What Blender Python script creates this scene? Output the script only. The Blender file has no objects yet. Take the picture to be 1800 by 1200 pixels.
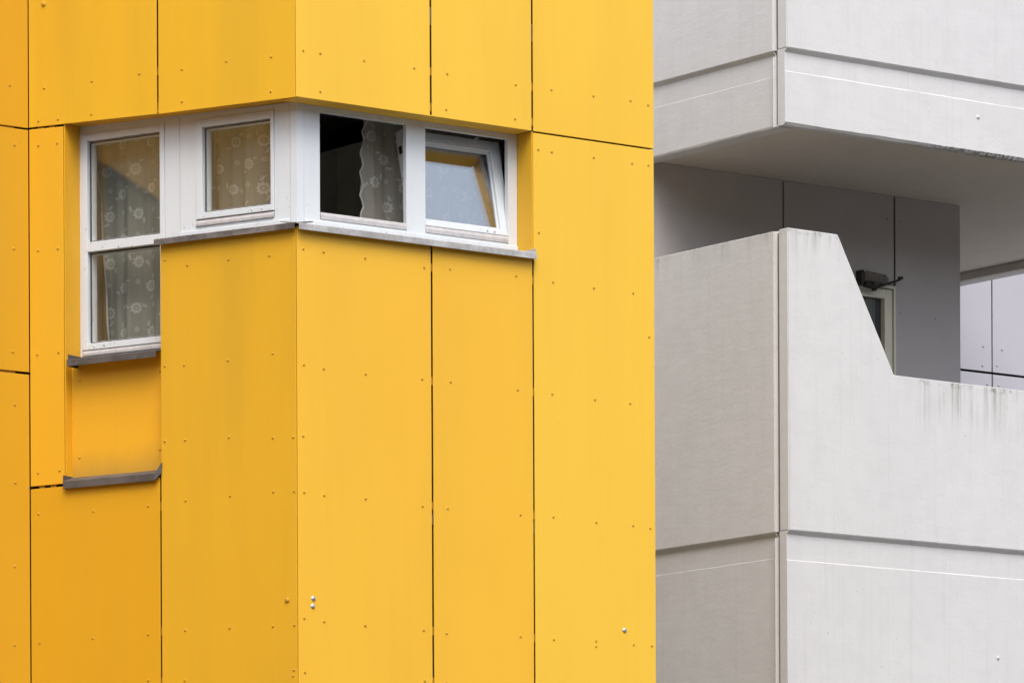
import bpy, bmesh, math, random
from math import sin, cos, pi, radians
from mathutils import Vector, Matrix
random.seed(7)
S = bpy.context.scene
COL = S.collection
CAM_H = 1.6                                   # eye height above the ground

# ------------------------------------------------------------------ camera, light, exposure
cam = bpy.data.cameras.new('camera')
cam.sensor_width = 36.0
cam.lens = 179.0
cam.shift_y = 1400.0 / 1800.0
cam.clip_start = 0.5
cam.clip_end = 2000
camo = bpy.data.objects.new('camera', cam)
camo.location = (0, 0, CAM_H)
camo.rotation_euler = (Matrix.Rotation(radians(90), 3, 'X') @ Matrix.Rotation(-0.0045, 3, 'Z')).to_euler()
COL.objects.link(camo)
S.camera = camo

SUN_EL, SUN_AZ = radians(55), radians(174)    # azimuth from +Y towards +X
world = bpy.data.worlds.new('World')
S.world = world
world.use_nodes = True
nt = world.node_tree
sky = nt.nodes.new('ShaderNodeTexSky')
sky.sky_type = 'NISHITA'
sky.sun_disc = False
sky.sun_elevation = SUN_EL
sky.sun_rotation = SUN_AZ
sky.air_density = 1.0
sky.dust_density = 3.0
sky.ozone_density = 1.0
hs = nt.nodes.new('ShaderNodeHueSaturation')
hs.inputs['Saturation'].default_value = 0.60   # thin even cloud
bg = nt.nodes['Background']
bg.inputs['Strength'].default_value = 0.15
nt.links.new(sky.outputs[0], hs.inputs['Color'])
nt.links.new(hs.outputs[0], bg.inputs['Color'])

sd = bpy.data.lights.new('sun', 'SUN')
sd.energy = 0.95
sd.angle = radians(38)
sd.color = (1.0, 0.975, 0.95)
so = bpy.data.objects.new('sun', sd)
dirv = Vector((sin(SUN_AZ) * cos(SUN_EL), cos(SUN_AZ) * cos(SUN_EL), sin(SUN_EL)))
so.rotation_euler = dirv.to_track_quat('Z', 'Y').to_euler()
so.location = (10, -10, 30)
COL.objects.link(so)

S.view_settings.view_transform = 'Standard'
S.view_settings.look = 'None'
S.view_settings.exposure = 0.98
S.view_settings.gamma = 1.0
S.view_settings.use_curve_mapping = False
S.cycles.max_bounces = 12
S.cycles.diffuse_bounces = 6
S.cycles.transparent_max_bounces = 40

# ------------------------------------------------------------------ wall frames (u along the wall, d outwards, z above eye level)
class Face:
    def __init__(s, o, u, out, k=1.0):           # k: scale applied to the wall's own measurements
        s.o, s.u, s.n, s.k = Vector(o), Vector(u).normalized(), Vector(out).normalized(), k
    def p(s, u, d, z):
        v = s.o + (s.u * u + s.n * d) * s.k
        return Vector((v.x, v.y, z * s.k + CAM_H))
    def az(s):                                 # rotation turning local +X into the outward normal
        return math.atan2(s.n.y, s.n.x)
    def at(s, u, d):
        v = s.o + (s.u * u + s.n * d) * s.k
        return (v.x, v.y)

YC = (-1.15972, 28.0)
rv, nrv = (0.796747, 0.604313), (0.604313, -0.796747)
lv, nlv = (-0.844277, 0.535907), (-0.535907, -0.844277)
R = Face(YC, rv, nrv)                          # yellow, right hand faces
L = Face(YC, lv, nlv)                          # yellow, left hand face of the bay
W = Face(L.at(1.856, 0), (-rv[0], -rv[1]), nrv)   # yellow wing coming forward at far left
KG = 1.12                                      # grey block enlarged and set farther off, giving its left side more sky
GC = (1.84629, 33.6)
glv, nglv = (-0.604970, 0.796248), (-0.796248, -0.604970)
GR = Face(GC, rv, nrv, KG)
GL = Face(GC, glv, nglv, KG)
BK = Face(GR.at(0, -1.43), rv, nrv, KG)            # wall at the back of the balcony
FA = Face(GR.at(0, -4.5), rv, nrv, KG)             # lilac wall farther back

# ------------------------------------------------------------------ helpers
class MB:
    def __init__(s): s.v, s.f = [], []
    def add(s, vs, fs):
        b = len(s.v); s.v += [tuple(v) for v in vs]; s.f += [tuple(b + i for i in f) for f in fs]
        return s
    def box(s, F, u0, u1, d0, d1, z0, z1, z0b=None, z1b=None):
        """z0b, z1b: heights at the u1 end when the edge is out of level"""
        if z0b is None: z0b = z0
        if z1b is None: z1b = z1
        vs = [F.p(u0, d0, z0), F.p(u1, d0, z0b), F.p(u1, d1, z0b), F.p(u0, d1, z0),
              F.p(u0, d0, z1), F.p(u1, d0, z1b), F.p(u1, d1, z1b), F.p(u0, d1, z1)]
        return s.add(vs, [(0, 3, 2, 1), (4, 5, 6, 7), (0, 1, 5, 4), (1, 2, 6, 5), (2, 3, 7, 6), (3, 0, 4, 7)])
    def profile(s, F, u0, u1, pts, segs=1, wob=0.0):
        """extrude a (d, z) profile along u"""
        n = len(pts); m = max(1, segs)
        vs, fs = [], []
        for k in range(m + 1):
            u = u0 + (u1 - u0) * k / m
            for i, (d, z) in enumerate(pts):     # cast edges are never quite straight
                j = wob * (sin(u * 7.3 + i * 2.1) * .5 + sin(u * 19.7 + i * 1.3) * .35 + random.uniform(-.4, .4)) if 0 < i < len(pts) - 2 else 0
                vs.append(F.p(u, d, z + j))
        for k in range(m):
            fs += [(k * n + i, k * n + (i + 1) % n, (k + 1) * n + (i + 1) % n, (k + 1) * n + i) for i in range(n)]
        return s.add(vs, fs + [tuple(range(n)), tuple(range(m * n, (m + 1) * n))])
    def outline(s, F, pts, d0, d1):
        """extrude a (u, z) outline through depth"""
        n = len(pts)
        vs = [F.p(u, d0, z) for u, z in pts] + [F.p(u, d1, z) for u, z in pts]
        fs = [(i, (i + 1) % n, n + (i + 1) % n, n + i) for i in range(n)]
        return s.add(vs, fs + [tuple(range(n)), tuple(range(n, 2 * n))])
    def plate(s, pts, z0, z1):
        n = len(pts)
        vs = [(x, y, z0 + CAM_H) for x, y in pts] + [(x, y, z1 + CAM_H) for x, y in pts]
        fs = [(i, (i + 1) % n, n + (i + 1) % n, n + i) for i in range(n)]
        return s.add(vs, fs + [tuple(range(n)), tuple(range(n, 2 * n))])
    def tube(s, a, b, ra, rb=None, n=8):
        a, b = Vector(a), Vector(b); rb = ra if rb is None else rb
        q = (b - a).to_track_quat('Z', 'Y')
        vs = [a + q @ Vector((ra * cos(2 * pi * i / n), ra * sin(2 * pi * i / n), 0)) for i in range(n)]
        vs += [b + q @ Vector((rb * cos(2 * pi * i / n), rb * sin(2 * pi * i / n), 0)) for i in range(n)]
        return s.add(vs, [(i, (i + 1) % n, n + (i + 1) % n, n + i) for i in range(n)] + [tuple(range(n)), tuple(range(n, 2 * n))])
    def build(s, name, m, parent=None, bevel=0.0, seg=1, smooth=False, kind=None, label=None):
        vs = [Vector(v) for v in s.v]
        lo = Vector((min(v.x for v in vs), min(v.y for v in vs), min(v.z for v in vs)))
        hi = Vector((max(v.x for v in vs), max(v.y for v in vs), max(v.z for v in vs)))
        org = Vector(((lo.x + hi.x) / 2, (lo.y + hi.y) / 2, lo.z))
        bm = bmesh.new()
        bv = [bm.verts.new(v - org) for v in vs]
        for f in s.f:
            try: bm.faces.new([bv[i] for i in f])
            except ValueError: pass
        bmesh.ops.recalc_face_normals(bm, faces=bm.faces)
        if bevel:
            es = [e for e in bm.edges if len(e.link_faces) == 2 and e.calc_face_angle(0) > 0.25]
            bmesh.ops.bevel(bm, geom=es, offset=bevel, segments=seg, affect='EDGES', clamp_overlap=True)
        me = bpy.data.meshes.new(name)
        bm.to_mesh(me); bm.free()
        me.materials.append(m)
        if smooth:
            for p in me.polygons: p.use_smooth = True
        o = bpy.data.objects.new(name, me)
        COL.objects.link(o)
        put(o, org, parent)
        if kind: o['kind'] = kind
        if label: o['label'] = label
        return o

WORLD = {}
def put(o, loc, parent=None):
    loc = Vector(loc)
    WORLD[o.name] = loc
    if parent is not None:
        o.parent = parent
        o.location = loc - WORLD[parent.name]
    else:
        o.location = loc
def thing(name, loc, label, cat, group=None):
    o = bpy.data.objects.new(name, None); COL.objects.link(o)
    put(o, loc)
    o['label'] = label; o['category'] = cat
    if group: o['group'] = group
    return o

# ------------------------------------------------------------------ materials
def new_mat(name):
    m = bpy.data.materials.new(name); m.use_nodes = True
    return m, m.node_tree, m.node_tree.nodes['Principled BSDF']
class NT:
    def __init__(s, nt): s.nt = nt
    def n(s, t, **k):
        x = s.nt.nodes.new(t)
        for a, b in k.items(): setattr(x, a, b)
        return x
    def l(s, a, b): s.nt.links.new(a, b)
    def val(s, op, a, b=0.0, c=None, clamp=False):
        x = s.n('ShaderNodeMath', operation=op); x.use_clamp = clamp
        for i, q in enumerate((a, b, c)):
            if q is None: continue
            if isinstance(q, (int, float)): x.inputs[i].default_value = q
            else: s.l(q, x.inputs[i])
        return x.outputs[0]
    def mapr(s, v, a, b, c=0.0, d=1.0, smooth=True):
        x = s.n('ShaderNodeMapRange'); x.interpolation_type = 'SMOOTHSTEP' if smooth else 'LINEAR'
        s.l(v, x.inputs[0])
        for i, q in zip((1, 2, 3, 4), (a, b, c, d)): x.inputs[i].default_value = q
        return x.outputs[0]
    def pos(s, sx=1, sy=1, sz=1):
        g = s.n('ShaderNodeNewGeometry'); m = s.n('ShaderNodeVectorMath', operation='MULTIPLY')
        s.l(g.outputs['Position'], m.inputs[0]); m.inputs[1].default_value = (sx, sy, sz)
        return m.outputs[0]
    def noise(s, vec, scale, detail=3, rough=0.5):
        x = s.n('ShaderNodeTexNoise'); x.inputs['Scale'].default_value = scale
        x.inputs['Detail'].default_value = detail; x.inputs['Roughness'].default_value = rough
        s.l(vec, x.inputs['Vector'])
        return x.outputs['Fac']
    def mix(s, fac, a, b, mode='MIX'):
        x = s.n('ShaderNodeMix', data_type='RGBA', blend_type=mode)
        for sock, q in ((x.inputs[0], fac), (x.inputs[6], a), (x.inputs[7], b)):
            if isinstance(q, (int, float)): sock.default_value = q
            elif isinstance(q, tuple): sock.default_value = (*q, 1)
            else: s.l(q, sock)
        return x.outputs[2]
    def dot(s, vec):
        g = s.n('ShaderNodeNewGeometry'); m = s.n('ShaderNodeVectorMath', operation='DOT_PRODUCT')
        s.l(g.outputs['Position'], m.inputs[0]); m.inputs[1].default_value = vec
        return m.outputs['Value']
    def sepz(s):
        g = s.n('ShaderNodeNewGeometry'); m = s.n('ShaderNodeSeparateXYZ'); s.l(g.outputs['Position'], m.inputs[0])
        return m.outputs[2]
    def bump(s, h, bsdf, strength=0.2, dist=0.01):
        b = s.n('ShaderNodeBump'); b.inputs['Strength'].default_value = strength; b.inputs['Distance'].default_value = dist
        s.l(h, b.inputs['Height']); s.l(b.outputs[0], bsdf.inputs['Normal'])

def yellow_mat(name, col=(0.84, 0.50, 0.042), rough=0.45, dirt=None, soil=0.1):
    """coated sheet; dirt = (z_low, z_high) soot settled above a ledge"""
    m, t, b = new_mat(name); N = NT(t)
    big = N.mapr(N.noise(N.pos(1, 1, 0.6), 1.3, 3), 0.3, 0.7)
    streak = N.mapr(N.noise(N.pos(14, 14, 0.7), 1.0, 4, 0.6), 0.45, 0.8)
    speck = N.mapr(N.noise(N.pos(), 38, 2), 0.74, 0.80)
    grain = N.noise(N.pos(), 260, 2)
    oi = N.n('ShaderNodeObjectInfo')
    c = N.mix(N.val('MULTIPLY', big, 0.5), col, tuple(x * y for x, y in zip(col, (0.96, 0.90, 0.9))))
    c = N.mix(N.val('MULTIPLY', oi.outputs['Random'], 0.35), c, tuple(x * y for x, y in zip(col, (1.0, 1.05, 1.25))))
    c = N.mix(N.val('MULTIPLY', streak, 0.06), c, (0.50, 0.30, 0.06))
    c = N.mix(N.val('MULTIPLY', speck, 0.25), c, (0.35, 0.19, 0.02))
    c = N.mix(N.val('MULTIPLY', N.val('SUBTRACT', grain, 0.5), 0.35, clamp=True), c, (0.45, 0.24, 0.02))
    # rain-washed soot in long soft runs
    so_ = N.val('MULTIPLY', N.mapr(N.noise(N.pos(2.6, 2.6, 0.3), 1.0, 5, 0.55), 0.38, 0.78), soil)
    c = N.mix(so_, c, (0.50, 0.295, 0.022))
    if dirt:
        z = N.sepz()
        w = N.val('ADD', z, N.val('MULTIPLY', N.noise(N.pos(6, 6, 2), 1.5, 3), 0.10))
        mask = N.mapr(w, dirt[0] + CAM_H, dirt[1] + CAM_H, 1, 0)
        c = N.mix(N.val('MULTIPLY', mask, 0.5), c, (0.20, 0.145, 0.06))
    N.l(c, b.inputs['Base Color'])
    b.inputs['Roughness'].default_value = rough
    b.inputs['Specular IOR Level'].default_value = 0.35
    h = N.val('ADD', N.val('MULTIPLY', grain, 0.25), N.val('MULTIPLY', N.noise(N.pos(), 3.0, 2), 2.0))
    N.bump(h, b, 0.12, 0.004)
    return m
YEL = yellow_mat('yellow_sheet')
YEL_LEFT = yellow_mat('yellow_sheet_weathered', (0.76, 0.42, 0.017), 0.5, soil=0.35)
YEL_REC = yellow_mat('yellow_sheet_recess', (0.80, 0.41, 0.018), 0.5, dirt=(3.74, 4.0))
YEL_LOW = yellow_mat('yellow_sheet_lower', (0.77, 0.39, 0.015), 0.5, soil=0.2)

YEL_MID = yellow_mat('yellow_sheet_batch', (0.83, 0.462, 0.034), 0.45, soil=0.12)
YEL_BOX = yellow_mat('yellow_sheet_box_shaded', (0.70, 0.375, 0.015), 0.5, soil=0.5)  # lower bay's shade put into this darker colour; soil runs heavier too
YEL_BASE = yellow_mat('yellow_sheet_lowest_shaded', (0.67, 0.335, 0.009), 0.5, soil=0.2)  # darker copy for the lowest left panel, its shade held in the colour
YEL_WING = yellow_mat('yellow_sheet_wing', (0.64, 0.325, 0.010), 0.5, soil=0.15)

def concrete_mat(name, col=(0.645, 0.634, 0.622), stains=True):
    m, t, b = new_mat(name); N = NT(t)
    big = N.mapr(N.noise(N.pos(1, 1, 0.8), 1.1, 4), 0.3, 0.7)
    mid = N.mapr(N.noise(N.pos(), 7, 4), 0.35, 0.7)
    streak = N.mapr(N.noise(N.pos(30, 30, 0.5), 1.0, 4, 0.65), 0.5, 0.82)
    fine = N.noise(N.pos(), 190, 2)
    c = N.mix(N.val('MULTIPLY', big, 0.5), col, tuple(x * 0.92 for x in col))
    c = N.mix(N.val('MULTIPLY', mid, 0.34), c, tuple(x * 0.88 for x in col))
    c = N.mix(N.val('MULTIPLY', streak, 0.17), c, (0.40, 0.37, 0.33))
    speck = N.mapr(N.noise(N.pos(), 48, 3), 0.68, 0.76)
    c = N.mix(N.val('MULTIPLY', speck, 0.45), c, (0.33, 0.31, 0.28))
    if stains:
        z = N.val('DIVIDE', N.val('SUBTRACT', N.sepz(), CAM_H), KG)
        u = N.val('DIVIDE', N.dot((rv[0], rv[1], 0)), KG)
        u0 = (GC[0] * rv[0] + GC[1] * rv[1]) / KG
        # runs below the coping of the parapet
        st = N.noise(N.pos(17, 17, 0.30), 1.0, 7, 0.78)
        blot = N.noise(N.pos(3.5, 3.5, 1.5), 1.0, 3)
        clump = N.mapr(blot, 0.42, 0.62, 0.10, 1)
        def run(ztop, depth, gate, k):
            fade = N.mapr(z, ztop - depth, ztop, 0, 1)
            fade = N.val('POWER', fade, 2.2)
            top = N.mapr(z, ztop - 0.05, ztop - 0.012, 0, 1)
            lip = N.mapr(z, ztop - 0.012, ztop - 0.004, 1, 0)
            v = N.val('MULTIPLY', N.mapr(st, 0.42, 0.66), fade)
            v = N.val('ADD', v, N.val('MULTIPLY', top, N.mapr(N.noise(N.pos(), 28, 4, 0.7), 0.45, 0.65)))
            v = N.val('MULTIPLY', N.val('MULTIPLY', v, clump), lip)
            return N.val('MULTIPLY', N.val('MULTIPLY', v, gate), k, clamp=True)
        g1 = N.mapr(u, u0 + 0.83, u0 + 0.86)
        g2 = N.mapr(u, u0 + 0.395, u0 + 0.42, 1, 0)
        c = N.mix(run(4.56, 0.50, g1, 0.72), c, (0.17, 0.165, 0.12))
        c = N.mix(run(5.36, 0.30, g2, 0.45), c, (0.20, 0.20, 0.16))
        # algae at the drip edge of the upper fascia, growing to the right
        fz = N.val('MULTIPLY', N.mapr(z, 5.980, 5.989, 1, 0), N.mapr(u, u0 + 0.7, u0 + 1.6))
        fz = N.val('MULTIPLY', fz, N.mapr(z, 5.95, 5.96, 0, 1))
        fz = N.val('MULTIPLY', fz, N.mapr(N.noise(N.pos(), 34, 4, 0.7), 0.40, 0.6))
        c = N.mix(N.val('MULTIPLY', fz, 0.85), c, (0.09, 0.085, 0.06))
    N.l(c, b.inputs['Base Color'])
    b.inputs['Roughness'].default_value = 0.85
    b.inputs['Specular IOR Level'].default_value = 0.25
    h = N.val('ADD', fine, N.val('MULTIPLY', N.noise(N.pos(), 45, 4, 0.6), 2.2))
    h = N.val('ADD', h, N.val('MULTIPLY', N.noise(N.pos(1, 1, 3), 5, 3), 3.0))
    N.bump(h, b, 0.15, 0.004)
    return m
CONC = concrete_mat('painted_concrete')
SOFF = concrete_mat('soffit_concrete', (0.62, 0.565, 0.49), False)
SEAL = concrete_mat('joint_mortar', (0.20, 0.185, 0.17), False)

def plain(name, col, rough=0.6, metal=0.0, var=0.15, scale=20, bump=0.1, spec=0.4):
    m, t, b = new_mat(name); N = NT(t)
    k = N.mapr(N.noise(N.pos(), scale, 4, 0.6), 0.3, 0.75)
    N.l(N.mix(k, tuple(min(1, x * (1 + var)) for x in col), tuple(x * (1 - var) for x in col)), b.inputs['Base Color'])
    b.inputs['Roughness'].default_value = rough; b.inputs['Metallic'].default_value = metal
    b.inputs['Specular IOR Level'].default_value = spec
    N.bump(N.noise(N.pos(), scale * 4, 3), b, bump, 0.003)
    return m
RIVP = plain('rivet_paint', (0.50, 0.275, 0.02), 0.55, var=.1)
LILAC = plain('lilac_sheet', (0.43, 0.40, 0.39), 0.6, var=0.03, scale=3, bump=0.05)
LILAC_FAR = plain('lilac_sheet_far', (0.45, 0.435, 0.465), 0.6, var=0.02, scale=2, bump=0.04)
BACK = plain('dark_backing', (0.025, 0.022, 0.02), 0.9, var=0.2)
RAIL = plain('bracket_rail', (0.42, 0.22, 0.03), 0.6)
CREAM = plain('cream_paint', (0.68, 0.645, 0.52), 0.5, var=0.04, scale=9)
STEEL = plain('zinc_steel', (0.55, 0.56, 0.58), 0.35, 0.8, 0.25, 60)
CLOSER = plain('grimy_metal', (0.12, 0.105, 0.085), 0.55, 0.2, 0.35, 40)
DARKM = plain('dark_metal', (0.03, 0.026, 0.024), 0.5, 0.3)
ROOMW = plain('room_plaster', (0.55, 0.53, 0.49), 0.8, var=0.05)
WARD = plain('wardrobe_board', (0.68, 0.67, 0.61), 0.6, var=0.05, scale=5)
GASK = plain('dark_gasket', (0.05, 0.05, 0.055), 0.7)
LEAFM = plain('drip_rail_aluminium', (0.47, 0.45, 0.44), 0.5, 0.1, 0.12, 30)

def white_mat():
    m, t, b = new_mat('white_window_paint'); N = NT(t)
    base = (0.645, 0.675, 0.69)
    grime = N.mapr(N.noise(N.pos(5, 5, 1.2), 1.6, 4), 0.45, 0.75)
    chips = N.mapr(N.noise(N.pos(1, 1, 0.7), 42, 4, 0.7), 0.625, 0.67)
    z = N.sepz()
    low = N.mapr(z, 5.08 + CAM_H, 5.30 + CAM_H, 1, 0.12)
    c = N.mix(N.val('MULTIPLY', grime, 0.18), base, (0.52, 0.50, 0.46))
    c = N.mix(N.val('MULTIPLY', N.val('MULTIPLY', chips, low), 0.75), c, (0.26, 0.24, 0.22))
    N.l(c, b.inputs['Base Color'])
    b.inputs['Roughness'].default_value = 0.42
    N.bump(N.val('ADD', chips, N.noise(N.pos(40, 40, 4), 1, 3)), b, 0.15, 0.002)
    return m
WHITE = white_mat()

def sill_mat(name, a, c2, thr=(0.35, 0.6)):
    m, t, b = new_mat(name); N = NT(t)
    k = N.mapr(N.noise(N.pos(3, 3, 3), 1.4, 5, 0.65), *thr)
    f = N.mapr(N.noise(N.pos(), 60, 3, 0.7), 0.4, 0.75)
    c = N.mix(k, a, c2)
    c = N.mix(N.val('MULTIPLY', f, 0.35), c, (0.12, 0.11, 0.10))
    N.l(c, b.inputs['Base Color']); b.inputs['Roughness'].default_value = 0.6; b.inputs['Metallic'].default_value = 0.1
    N.bump(f, b, 0.2, 0.002)
    return m
SILL_W = sill_mat('sill_whitewashed', (0.52, 0.51, 0.49), (0.36, 0.34, 0.32))
SILL_G = sill_mat('sill_weathered', (0.06, 0.052, 0.046), (0.11, 0.095, 0.087))
SILL_M = sill_mat('sill_half_bare', (0.23, 0.20, 0.185), (0.075, 0.065, 0.058), (0.34, 0.58))

def glass_mat(name='window_glass', tint=(0.975, 0.98, 0.972), r0=0.04):
    m, t, b = new_mat(name); N = NT(t); t.nodes.remove(b)
    out = t.nodes['Material Output']
    tr = N.n('ShaderNodeBsdfTransparent'); tr.inputs[0].default_value = (*tint, 1)
    gl = N.n('ShaderNodeBsdfGlossy'); gl.inputs['Roughness'].default_value = 0.0; gl.inputs[0].default_value = (1, 1, 1, 1)
    fr = N.n('ShaderNodeFresnel'); fr.inputs['IOR'].default_value = 1.5
    # the pane is a solid slab: its inner side must reflect like the outer one
    g = N.n('ShaderNodeNewGeometry')
    ior = N.val('ADD', 1.5, N.val('MULTIPLY', g.outputs['Backfacing'], 0.0))
    N.l(ior, fr.inputs['IOR'])
    nrm = N.noise(N.pos(), 2.0, 1)
    bp = N.n('ShaderNodeBump'); bp.inputs['Strength'].default_value = 0.02; bp.inputs['Distance'].default_value = 0.01
    N.l(nrm, bp.inputs['Height']); N.l(bp.outputs[0], gl.inputs['Normal'])
    lw = N.n('ShaderNodeLayerWeight'); lw.inputs['Blend'].default_value = 0.5
    f5 = N.val('POWER', lw.outputs['Facing'], 5.0)
    R0 = N.val('ADD', N.val('MULTIPLY', f5, 1 - r0), r0)
    mx = N.n('ShaderNodeMixShader')
    N.l(R0, mx.inputs[0]); N.l(tr.outputs[0], mx.inputs[1]); N.l(gl.outputs[0], mx.inputs[2])
    N.l(mx.outputs[0], out.inputs['Surface'])
    return m
GLASS = glass_mat()
GLASS_C = glass_mat('coated_glass', (0.92, 0.93, 0.925), 0.20)

def cloth_mat(name, col, alpha):
    m, t, b = new_mat(name); N = NT(t); t.nodes.remove(b)
    out = t.nodes['Material Output']
    tr = N.n('ShaderNodeBsdfTransparent')
    di = N.n('ShaderNodeBsdfDiffuse'); di.inputs[0].default_value = (*col, 1)
    tl = N.n('ShaderNodeBsdfTranslucent'); tl.inputs[0].default_value = (*col, 1)
    m1 = N.n('ShaderNodeMixShader'); m1.inputs[0].default_value = 0.35
    N.l(di.outputs[0], m1.inputs[1]); N.l(tl.outputs[0], m1.inputs[2])
    m2 = N.n('ShaderNodeMixShader')
    weave = N.val('ADD', N.val('MULTIPLY', N.noise(N.pos(60, 60, 3), 1, 3), 0.25), alpha - 0.12)
    N.l(weave, m2.inputs[0]); N.l(tr.outputs[0], m2.inputs[1]); N.l(m1.outputs[0], m2.inputs[2])
    N.l(m2.outputs[0], out.inputs['Surface'])
    return m
LACE = cloth_mat('sheer_lace', (0.64, 0.595, 0.50), 0.80)
MOTIF = cloth_mat('lace_thread', (0.86, 0.84, 0.76), 0.92)
DRAPE = cloth_mat('brown_drape', (0.36, 0.25, 0.14), 1.1)

def ground_mat():
    m, t, b = new_mat('paving'); N = NT(t)
    k = N.noise(N.pos(), 0.4, 5)
    br = N.n('ShaderNodeTexBrick'); br.inputs['Scale'].default_value = 2.0
    br.inputs['Color1'].default_value = (0.095, 0.09, 0.085, 1); br.inputs['Color2'].default_value = (0.08, 0.078, 0.075, 1)
    br.inputs['Mortar'].default_value = (0.08, 0.075, 0.07, 1); br.inputs['Mortar Size'].default_value = 0.012
    N.l(N.pos(), br.inputs['Vector'])
    N.l(N.mix(N.val('MULTIPLY', k, 0.4), br.outputs[0], (0.12, 0.115, 0.11)), b.inputs['Base Color'])
    b.inputs['Roughness'].default_value = 0.9
    return m

# ------------------------------------------------------------------ ground
gm = MB(); gm.add([(-600, -600, 0), (600, -600, 0), (600, 600, 0), (-600, 600, 0)], [(0, 1, 2, 3)])
g = gm.build('ground', ground_mat(), kind='structure')

# ------------------------------------------------------------------ unseen blocks added to cut low sky light, behind and beside the viewpoint
BLOCKER = plain('dark_blocker', (0.09, 0.085, 0.075), 0.8, var=0.15, scale=0.6)
PANE_D = plain('dark_pane', (0.03, 0.035, 0.04), 0.15, var=0.1)
def block(x, y, az, w, dep, h, label):
    F = Face((x, y), (cos(az), sin(az)), (sin(az), -cos(az)))
    t = thing('added_sky_blocker', (x, y, 0), label, 'building')
    b = MB(); b.box(F, 0, w, -dep, 0, -CAM_H, h - CAM_H); b.build('wall', BLOCKER, t)
    b = MB(); b.box(F, -.3, w + .3, -dep - .3, .3, h - CAM_H + .002, h - CAM_H + .4); b.build('roof', BACK, t)
    win = None; k = 0
    for i in range(int(w / 3.2)):
        for j in range(int(h / 2.9)):
            u, z = 1.0 + i * 3.2, 0.9 + j * 2.9 - CAM_H
            if win is None:
                win = MB().box(F, u, u + 1.5, .002, .05, z, z + 1.4).build('window', PANE_D, t); base = (u, z)
            else:
                o = win.copy(); COL.objects.link(o)
                o.location = win.location + Vector((cos(az) * (u - base[0]), sin(az) * (u - base[0]), z - base[1]))
    return t

# ------------------------------------------------------------------ fasteners (shared meshes, local +X is outwards)
def dome_mesh(name, r, h, m, n=10):
    bm = bmesh.new()
    rings = []
    for k, (rr, hh) in enumerate(((1.0, 0.0), (0.94, 0.45), (0.6, 0.85))):
        rings.append([bm.verts.new((h * hh, r * rr * cos(2 * pi * i / n), r * rr * sin(2 * pi * i / n))) for i in range(n)])
    top = bm.verts.new((h, 0, 0))
    for a, b in zip(rings, rings[1:]):
        for i in range(n): bm.faces.new((a[i], a[(i + 1) % n], b[(i + 1) % n], b[i]))
    for i in range(n): bm.faces.new((rings[-1][i], rings[-1][(i + 1) % n], top))
    bmesh.ops.recalc_face_normals(bm, faces=bm.faces)
    me = bpy.data.meshes.new(name); bm.to_mesh(me); bm.free()
    for p in me.polygons: p.use_smooth = True
    me.materials.append(m); return me
RIV = dome_mesh('rivet', 0.0075, 0.005, RIVP)
RIV_W = dome_mesh('screw', 0.006, 0.004, STEEL)
RIV_L = dome_mesh('rivet_lilac', 0.011, 0.007, LILAC)
BOLT_Y = dome_mesh('bolt_yellow', 0.0155, 0.010, RIVP, 14)
BOLT_S = dome_mesh('bolt_steel', 0.015, 0.008, STEEL, 14)
BOLT_C = dome_mesh('bolt_concrete', 0.013, 0.009, CONC, 14)
def fastener(name, me, F, u, d, z, parent, label=None, rot=0.0):
    o = bpy.data.objects.new(name, me); COL.objects.link(o)
    put(o, F.p(u, d, z), parent)
    o.rotation_euler = (0, 0, F.az() + rot)
    if label: o['label'] = label
    return o

# ------------------------------------------------------------------ YELLOW BUILDING
yb = thing('yellow_building', (YC[0], YC[1] + 1.5, 0), 'yellow panelled building with an angled bay and a corner band of white windows', 'building')
ZLO, ZHI = -1.6, 8.3
T = 0.008          # sheet thickness
GAP = 0.007        # half joint
PANELS = []
def panel(F, u0, u1, z0, z1, m=YEL, z0b=None, z1b=None, d=0.0, name='panel'):
    tw = random.uniform(-0.0012, 0.0012)
    o = MB().box(F, u0, u1, d - T + tw, d + tw, z0, z1, z0b, z1b).build(name, m, yb, bevel=0.0015)
    PANELS.append((F, min(u0, u1), max(u0, u1), min(z0, z0b or z0), max(z1, z1b or z1), d + tw, o))
    return o
# right-hand face: three strips
for u0, u1 in ((0.0, 0.912), (0.926, 1.628), (1.642, 2.520)):
    panel(R, u0, u1, 5.731, 8.0)
    panel(R, u0, u1, 8.015, ZHI)
panel(R, 0.0, 0.913, 2.19, 5.02, YEL_MID); panel(R, 0.926, 1.629, 2.19, 5.02, YEL_MID); panel(R, 1.642, 2.520, 2.19, 5.722)
for u0, u1 in ((0.0, 0.912), (0.926, 1.628), (1.642, 2.520)):
    panel(R, u0, u1, ZLO, 2.178)
# left-hand face
panel(L, 0.010, 0.940, 5.729, 8.0, YEL_LEFT, z0b=5.739); panel(L, 0.952, 1.853, 5.741, 8.0, YEL_LEFT, z0b=5.763)
panel(L, 0.010, 0.940, 8.015, ZHI, YEL_LEFT); panel(L, 0.952, 1.853, 8.015, ZHI, YEL_LEFT)
panel(L, 1.612, 1.853, 3.722, 5.744, YEL_LOW, z1b=5.752)
panel(L, 0.010, 0.931, 2.19, 5.012, YEL_BOX)
panel(L, 0.943, 1.853, 2.19, 3.706, YEL_BASE)
panel(L, 0.010, 0.931, ZLO, 2.178, YEL_LEFT); panel(L, 0.943, 1.853, ZLO, 2.178, YEL_LOW)
panel(L, 0.934, 1.606, 3.70, 4.425, YEL_REC, d=-0.062)
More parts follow.
